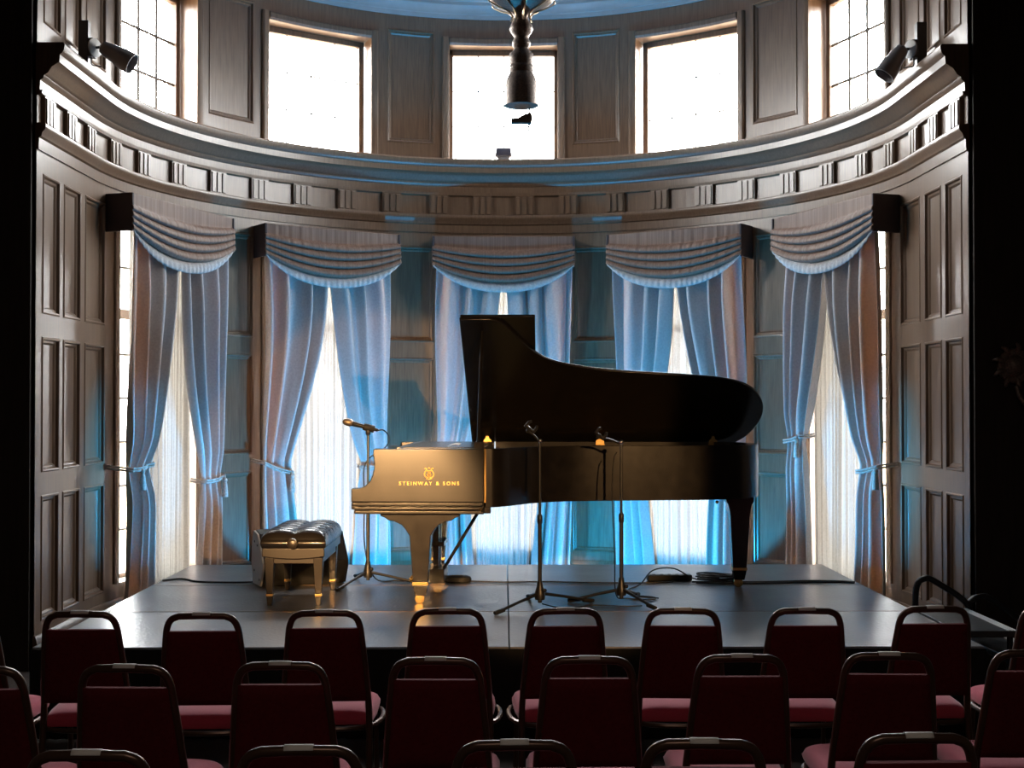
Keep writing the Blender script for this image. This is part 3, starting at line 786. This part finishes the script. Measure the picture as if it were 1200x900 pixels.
def cable(pts, label, r=.005, n=6):
    ps = catmull([Vector(p) for p in pts], n)
    return tag(MB().tube(ps, r, 7).build('cable', M['cable']), label, 'cable')
zc = SZ + .006
mp = Vector((-.945, 8.95, SZ + 1.092)) - ax * .07
cable([mp, mp + Vector((.04, .01, .0)), mp + Vector((.075, .03, -.05)), mp + Vector((.05, .03, -.12)), (-.968, 8.985, SZ + .84), (-.972, 8.97, SZ + .6), (-.968, 8.97, SZ + .25), (-.90, 9.03, SZ + .03), (-.75, 9.1, zc), (-.55, 9.10, zc), (-.40, 9.1, zc)], 'black cable looping from the handheld microphone down its stand')
cable([(-.27, 9.08, zc), (0, 9.02, zc), (.3, 9.04, zc), (.6, 8.99, zc), (.85, 8.97, zc), (1.1, 8.98, zc), (1.2, 9.05, zc)], 'black cable lying across the stage between floor pedal box and cable coil')
cable([(1.35, 8.98, zc), (1.75, 8.95, zc), (2.1, 8.99, zc), (2.35, 9.0, zc), (2.46, 8.97, zc)], 'front black cable running from the coil to the right stage edge', .006)
cable([(1.33, 9.03, zc), (1.8, 9.02, zc), (2.15, 9.07, zc), (2.38, 9.05, zc), (2.47, 9.0, zc)], 'rear black cable running from the coil to the right stage edge', .006)
cable([(-2.42, 9.12, zc), (-2.3, 9.2, zc), (-2.15, 9.06, zc), (-1.9, 9.02, zc), (-1.72, 9.05, zc)], 'black cable running from the monitor speaker to the left stage edge', .006)
cable([(.72, 8.14, SZ + .95), (.70, 8.13, SZ + .9), (.69, 8.12, SZ + .7), (.705, 8.13, SZ + .3), (.72, 8.2, SZ + .04), (.80, 8.26, zc), (.95, 8.2, zc), (.98, 8.3, zc), (.90, 8.36, zc), (.86, 8.28, zc + .01), (.93, 8.23, zc + .012), (1.0, 8.27, zc)], 'black cable hanging down the stand nearest the tail and coiling at its base', .004)
cable([(.80, 8.55, zc), (.86, 8.7, zc), (.95, 8.86, zc + .01), (1.05, 9.0, SZ + .09), (1.2, 9.02, SZ + .1), (1.35, 8.98, SZ + .03), (1.5, 8.9, SZ + .05)], 'black cable arching over the power strip on the stage')
cable([(.24, 7.95, SZ + .02), (.33, 7.9, zc), (.42, 7.86, zc), (.55, 7.98, zc), (.75, 7.94, zc), (.86, 7.96, zc)], 'black cable on the stage between the feet of the two front microphone stands', .004)
co = []
for k in range(90):
    a = k * .55; rr = .10 + .03 * math.sin(k * .9)
    co.append((1.53 + rr * 1.25 * math.cos(a), 9.12 + rr * math.sin(a), zc + .0004 * k + .01 * abs(math.sin(k * .31))))
tag(MB().tube(co, .0055, 6).build('cable_coil', M['cable']), 'coiled black cable heap at the rear of the stage under the piano tail', 'cable coil')
ps_ = thing('power_strip', 'black power strip with sockets beside the cable coil', 'power strip', (1.18, 9.12, SZ), rad(4))
MB().box(-.16, .16, -.035, .035, 0, .045).build('housing', M['rubber'], ps_, bevel=.01)
for k in range(5): MB().lathe([(.018, .044), (.018, .047), (.014, .047), (.013, .044)], 14, (-.11 + k * .055, 0, 0)).build('socket', M['blackmetal'], ps_)
pb = thing('pedal_box', 'low black oval box on the stage right of the piano pedals', 'cable box', (-.325, 9.09, SZ))
MB().lathe([(.09, 0), (.098, .004), (.10, .02), (.092, .034), (.07, .043), (.02, .046)], 28).xform(Matrix.Diagonal((1, .7, 1, 1))).build('housing', M['rubber'], pb)
MB().box(-.04, .04, -.03, .03, .044, .049).build('lid', M['blackmetal'], pb, bevel=.002)

# ------------------------------------------------------------------ chairs
ch0 = thing('banquet_chair', '', 'chair')
def half(x, y, z): return (x, y, z)
lean = lambda z: -.175 - .10 * max(0, (z - .45) / .45) ** 1.1
hl = [(.178, -.235, .012), (.178, -.20, .25), (.175, lean(.46), .46), (.164, lean(.62), .62), (.149, lean(.78), .78), (.140, lean(.83), .835), (.122, lean(.865), .866), (.092, lean(.88), .8795)]
path = catmull([Vector(p) for p in hl], 5)
full = path + [Vector((0, lean(.88), .8815))] + [Vector((-p.x, p.y, p.z)) for p in reversed(path)]
MB().tube(full, .0138, 12).build('back_frame', M['chairtube'], ch0, smooth=60)
def padw(z): return .168 - .030 * (z - .5) / .32
bp_ = MB()
def pf(side):
    def fn(u, v):
        z = .505 + v * .312; x = (2 * u - 1)
        e = (1 - abs(x) ** 8) ** .5 * (1 - abs(2 * v - 1) ** 10) ** .5
        th = .012 + .016 * e
        return (x * padw(z), lean(z) + side * th, z)
    return fn
bp_.grid(pf(-1), 20, 20); bp_.grid(pf(1), 20, 20)
for (k) in range(20):
    pass
# close the rim of the pad
def ring(side):
    f = pf(side); r = [f(i / 20, 0) for i in range(20)] + [f(1, i / 20) for i in range(20)] + [f(1 - i / 20, 1) for i in range(20)] + [f(0, 1 - i / 20) for i in range(20)]
    return r
ra, rb = ring(-1), ring(1); m = len(ra)
bp_.add(ra + rb, [(i, (i + 1) % m, m + (i + 1) % m, m + i) for i in range(m)])
bpo = bp_.build('back_pad', M['chairback'], ch0, smooth=60)
def seatf(u, v):
    x, y = 2 * u - 1, 2 * v - 1
    wd = .192 + .018 * v
    xx = x * math.sqrt(1 - .10 * y * y) * wd; yy = -.165 + .4 * v * 1.0 - .0 + (.02 * (1 - x * x) if v > .5 else 0)
    e = max(0, (1 - abs(x) ** 6) * (1 - abs(y) ** 6)) ** .4
    return (xx, yy, .415 + .05 * e)
se = MB().grid(seatf, 30, 30)
k = 31
edge = [i for i in range(k)] + [j * k + 30 for j in range(1, k)] + [30 * k + i for i in range(29, -1, -1)] + [j * k for j in range(29, 0, -1)]
bot = [(se.v[i][0] * .98, se.v[i][1] * .98, .40) for i in edge]; base = len(se.v); se.v += bot
for q in range(len(edge)):
    q2 = (q + 1) % len(edge); se.f.append([edge[q], edge[q2], base + q2, base + q])
se.f.append([base + q for q in range(len(edge))])
se.build('seat', M['chairseat'], ch0, smooth=60)
MB().tube(catmull([(-.172, -.16, .392), (.172, -.16, .392), (.185, .18, .392), (-.185, .18, .392)], 6, True), .011, 8, True).build('seat_frame', M['chairtube'], ch0)
for s in (-1, 1): MB().tube(catmull([(s * .175, .16, .39), (s * .182, .19, .33), (s * .185, .215, .012)], 4), .0115, 8).build('front_leg', M['chairtube'], ch0)
tg = MB()
zz, yy = .8815, lean(.88)
def tf(u, v):
    a = rad(12 + 108 * v)
    return (-.036 + .072 * u, yy - math.cos(a) * .0152 * (1 if True else 1), zz + math.sin(a) * .0152)
tg.grid(tf, 4, 10); tg.build('paper_tag', M['paper'], ch0, smooth=60, solid=.0006, recalc=False)['label'] = 'white paper tag on the top rail'
ORD = ['first', 'second', 'third', 'fourth', 'fifth', 'sixth', 'seventh', 'eighth', 'ninth', 'tenth']
ROWSC = [('row nearest the stage', [(-47, 716), (95, 714), (236, 716), (378, 713), (523, 711), (660, 711), (803, 711), (945, 711), (1092, 709), (1238, 708)]),
         ('second row from the stage', [(-28, 778), (152, 776), (330, 773), (513, 768), (690, 767), (868, 765), (1045, 763), (1216, 760)]),
         ('third row from the stage', [(108, 875), (347, 870), (600, 864), (828, 863), (1072, 857)])]
first = True
rc = random.Random(5)
# camera sight lines: pitch/yaw are small so a straight perspective formula is enough here
for rn, lst in ROWSC:
    for k, (px, py) in enumerate(lst):
        Y = (1.735 - .897) * 1500 / (py - 473) ; X = (px - 590) / 1500 * Y
        if first: c = ch0; first = False
        else: c = copy_thing(ch0)
        c.location = (X, Y - lean(.88), 0); c.rotation_euler = (0, 0, rad(rc.uniform(-2.5, 2.5)))
        c['label'] = 'maroon banquet chair in the %s, %s from the left' % (rn, ORD[k]); c['group'] = 'audience chairs facing the stage'
        c['category'] = 'chair'

# ------------------------------------------------------------------ spotlights on the ledge
def spotlight(s, label, aim):
    Y = 9.07
    o = thing('wall_spotlight', label, 'spotlight', (s * 2.975, Y, 4.10), 0, 'spotlights on the cornice ledge')
    MB().box(-.035, .035, -.03, .03, 0, .35).build('mounting_post', M['blackmetal'], o, bevel=.003)
    MB().box(min(-s * .03, -s * .075), max(-s * .03, -s * .075), -.05, .04, .09, .22).build('bracket', M['blackmetal'], o, bevel=.004)
    n = Vector((-s * .9, -.42, 0)).normalized()
    b = Vector((-s * .075, -.02, .155))
    MB().lathe([(.06, 0), (.066, .004), (.066, .012), (.055, .016)], 24, b, n).build('disc', M['discwhite'], o)['label'] = 'pale round backing disc'
    p0 = b + n * .02; a = Vector(aim).normalized(); p1 = p0 + Vector((-s * .05, -.01, 0))
    MB().tube([p0, p1], .01, 8).build('swivel', M['blackmetal'], o)
    MB().lathe([(.014, -.02), (.045, .0), (.058, .055), (.062, .11), (.072, .135), (.076, .24), (.069, .24), (.064, .19), (.01, .185)], 24, p1, a).build('lamp_housing', M['spotgrey'], o)
    MB().lathe([(.063, .192), (.02, .20), (.004, .202)], 20, p1, a).build('lens', M['lens'], o)
    MB().tube(catmull([b + Vector((s * .02, 0, -.05)), b + Vector((s * .01, -.02, -.12)), b + Vector((-s * .03, -.03, -.135)), b + Vector((-s * .06, -.02, -.14))], 5), .005, 6).build('cord', M['cable'], o)
spotlight(-1, 'grey spotlight on the ledge pointing into the bay from the left', (.86, .0, -.5))
spotlight(1, 'grey spotlight on the ledge angled down from the right', (-.55, -.05, -.8))
fl = thing('floodlight', 'small box lamp standing on the cornice before the middle upper window', 'lamp', (0, CY + R - .12, 4.10))
MB().taper(0, 0, .035, .125, .085, .05, .07, .04).build('housing', M['spotgrey'], fl, bevel=.012)
MB().box(-.06, .06, -.04, .04, 0, .036).build('base', M['spotgrey'], fl, bevel=.004)
MB().box(-.07, .07, -.051, -.047, .045, .105).build('lens', M['lens'], fl)

# ------------------------------------------------------------------ hanging lantern pendant
HX, HY = .13, 9.3; k_ = HY / 1500
zy = lambda y: 1.735 + (473 - y) * k_
pe = thing('chandelier', 'dark carved bronze chandelier stem hanging before the middle upper window', 'chandelier', (HX, HY, 0))
pr = [(26, -75), (34, -40), (42, -18), (40, -4), (34, 2), (27, 6), (20, 9.5), (13, 12.5), (9, 16), (8, 20), (9.5, 24), (13, 28), (14, 32.5), (12, 37), (9, 41), (8.5, 44), (11, 48), (10.5, 52), (8, 55)]
MB().lathe([(r * k_, zy(y)) for r, y in pr], 28).build('carved_bowl', M['bronze'], pe, smooth=50)
pr = [(8, 55), (10, 58), (14, 62), (15.5, 67), (14.5, 72), (13.5, 75), (15.5, 78), (15, 81), (13.5, 84), (15.5, 87), (18, 93), (20, 105), (20.5, 118), (20.5, 123), (17, 124), (8, 125), (3, 127)]
MB().lathe([(r * k_, zy(y)) for r, y in pr], 28).build('bell', M['bronze'], pe, smooth=50)
for q in range(8):
    a = 2 * PI * q / 8 + .2; d = Vector((math.cos(a), math.sin(a), 0))
    MB().tube(catmull([d * (39 * k_) + Vector((0, 0, zy(-6))), d * (40 * k_) + Vector((0, 0, zy(0))), d * (28 * k_) + Vector((0, 0, zy(7))), d * (16 * k_) + Vector((0, 0, zy(12))), d * (11 * k_) + Vector((0, 0, zy(18))), d * (13 * k_) + Vector((0, 0, zy(24)))], 4), .006, 6).build('scroll', M['gilt'], pe)['label'] = 'gilt scroll rib'
MB().tube([(0, 0, zy(-74)), (0, 0, ZTOP - .01)], .02, 10).build('stem', M['bronze'], pe)
fi = MB().prism([(-12 * k_, zy(144)), (12 * k_, zy(144)), (13 * k_, zy(139)), (12 * k_, zy(132)), (4 * k_, zy(133.5)), (-4 * k_, zy(138)), (-12 * k_, zy(139))], lambda a, b, h: (a, h, b), -.035, .035)
fi.tube([(1 * k_, 0, zy(126)), (1 * k_, 0, zy(136))], .004, 6); fi.tube([(10 * k_, 0, zy(124)), (10 * k_, 0, zy(146))], .004, 6)
fi.build('finial', M['bronze'], pe, bevel=.008)

# carved wall bracket at the right
sc = thing('wall_sconce', 'dark carved scroll sconce on the wall right of the bay', 'sconce', (3.33, YF - .03, 1.95))
b = MB().lathe([(.10, 0), (.115, .012), (.11, .03), (.085, .035), (.07, .028), (.06, .04), (.035, .06), (.004, .066)], 28, (0, 0, .03), (0, -1, 0)); b.build('rosette', M['bronze'], sc, smooth=50)
for q in range(9):
    a = 2 * PI * q / 9; d = Vector((math.cos(a), 0, math.sin(a)))
    MB().tube(catmull([d * .085 + Vector((0, -.02, .03)), d * .125 + Vector((0, -.035, .03)), d * .15 + Vector((0, -.02, .03)) + Vector((-d.z, 0, d.x)) * .015], 4), [.018] * 4 + [.016, .014, .012, .010, .006], 8).build('leaf', M['bronze'], sc)
MB().tube(catmull([(0, -.04, -.10), (.02, -.06, -.18), (.06, -.10, -.23), (.10, -.14, -.20), (.10, -.15, -.13)], 5), .014, 8).build('arm', M['bronze'], sc)
MB().lathe([(.02, 0), (.045, .01), (.05, .03), (.025, .035), (.018, .05), (.018, .14), (.004, .145)], 16, (.10, -.15, -.14)).build('candle_cup', M['bronze'], sc)

# ------------------------------------------------------------------ lights
def spot(name, loc, target, energy, col, size_deg, blend, radius):
    l = bpy.data.lights.new(name, 'SPOT'); l.energy = energy; l.color = col; l.spot_size = rad(size_deg); l.spot_blend = blend; l.shadow_soft_size = radius
    o = bpy.data.objects.new(name, l); COL.objects.link(o); o.location = loc
    o.rotation_euler = (Vector(target) - Vector(loc)).to_track_quat('-Z', 'Y').to_euler()
    return o
BLUE = (.02, .33, 1.0); WARM = (1.0, .55, .22)
def point(name, loc, energy, col, radius):
    l = bpy.data.lights.new(name, 'POINT'); l.energy = energy; l.color = col; l.shadow_soft_size = radius
    o = bpy.data.objects.new(name, l); COL.objects.link(o); o.location = loc
    return o
BLUE = (.02, .45, 1.0); WARM = (1.0, .55, .22)
for sg in (-1, 1):
    spot('blue_uplight', (sg * .95, 10.75, .2), (sg * 1.02, 12.3, 2.0), 138, BLUE, 134, .1, .05)
    spot('blue_ceiling_fill', (sg * .9, 10.3, .2), (sg * .8, 11.3, 5.7), 420, BLUE, 34, .6, .05)  # extra spot added to turn the bay ceiling bluer
    spot('blue_cross_light', (sg * 2.25, 10.78, .55), (-sg * 2.72, 10.18, 1.15), 1350, BLUE, 19, .7, .06)
spot('warm_stage_light', (2.3, -.2, 3.0), (-.5, 10, .98), 760, WARM, 19, .2, .05)
spot('warm_side_light', (-1.6, 1.5, 2.2), (-.87, 8, 1.03), 1750, WARM, 13.5, .4, .12)
la = bpy.data.lights.new('hall_fill_light', 'AREA'); la.shape = 'DISK'; la.size = 2.5; la.energy = 21; la.color = (1, .8, .65)  # unseen soft fill added to lift the chair backs and tags
lo = bpy.data.objects.new('hall_fill_light', la); COL.objects.link(lo); lo.location = (0, -1.5, 5.4)

# ------------------------------------------------------------------ world
wd = bpy.data.worlds.new('daylight'); SC.world = wd; wd.use_nodes = True
nt = wd.node_tree; nt.nodes.clear()
wo = nt.nodes.new('ShaderNodeOutputWorld'); bg = nt.nodes.new('ShaderNodeBackground'); tc = nt.nodes.new('ShaderNodeTexCoord'); sx = nt.nodes.new('ShaderNodeSeparateXYZ'); cr = nt.nodes.new('ShaderNodeValToRGB')
mr = nt.nodes.new('ShaderNodeMapRange'); mr.inputs[1].default_value = -1; mr.inputs[2].default_value = 1
e = cr.color_ramp.elements
e[0].position = 0; e[0].color = (.16, .12, .085, 1); e[1].position = 1; e[1].color = (1, 1, 1, 1)
a = e.new(.485); a.color = (.22, .165, .11, 1); a = e.new(.51); a.color = (.85, .85, .85, 1)
nt.links.new(tc.outputs['Generated'], sx.inputs[0]); nt.links.new(sx.outputs[2], mr.inputs[0]); nt.links.new(mr.outputs[0], cr.inputs[0])
nt.links.new(cr.outputs[0], bg.inputs[0]); nt.links.new(bg.outputs[0], wo.inputs[0]); bg.inputs[1].default_value = 34

# ------------------------------------------------------------------ camera, view
cam = bpy.data.cameras.new('camera'); co_ = bpy.data.objects.new('camera', cam); COL.objects.link(co_)
cam.sensor_width = 36; cam.lens = 45; cam.clip_start = .05
co_.location = (0, 0, 1.735)
co_.rotation_euler = (rad(90) + math.atan(23 / 1500), 0, -math.atan(10 / 1500))
SC.camera = co_
vs_ = SC.view_settings
SC.display_settings.display_device = 'sRGB'
vs_.view_transform = 'Standard'; vs_.look = 'None'; vs_.exposure = 1.1; vs_.gamma = 1; vs_.use_curve_mapping = False
cy = SC.cycles
cy.use_denoising = True
cy.max_bounces = 8; cy.diffuse_bounces = 4; cy.transparent_max_bounces = 16
cy.sample_clamp_indirect = 8
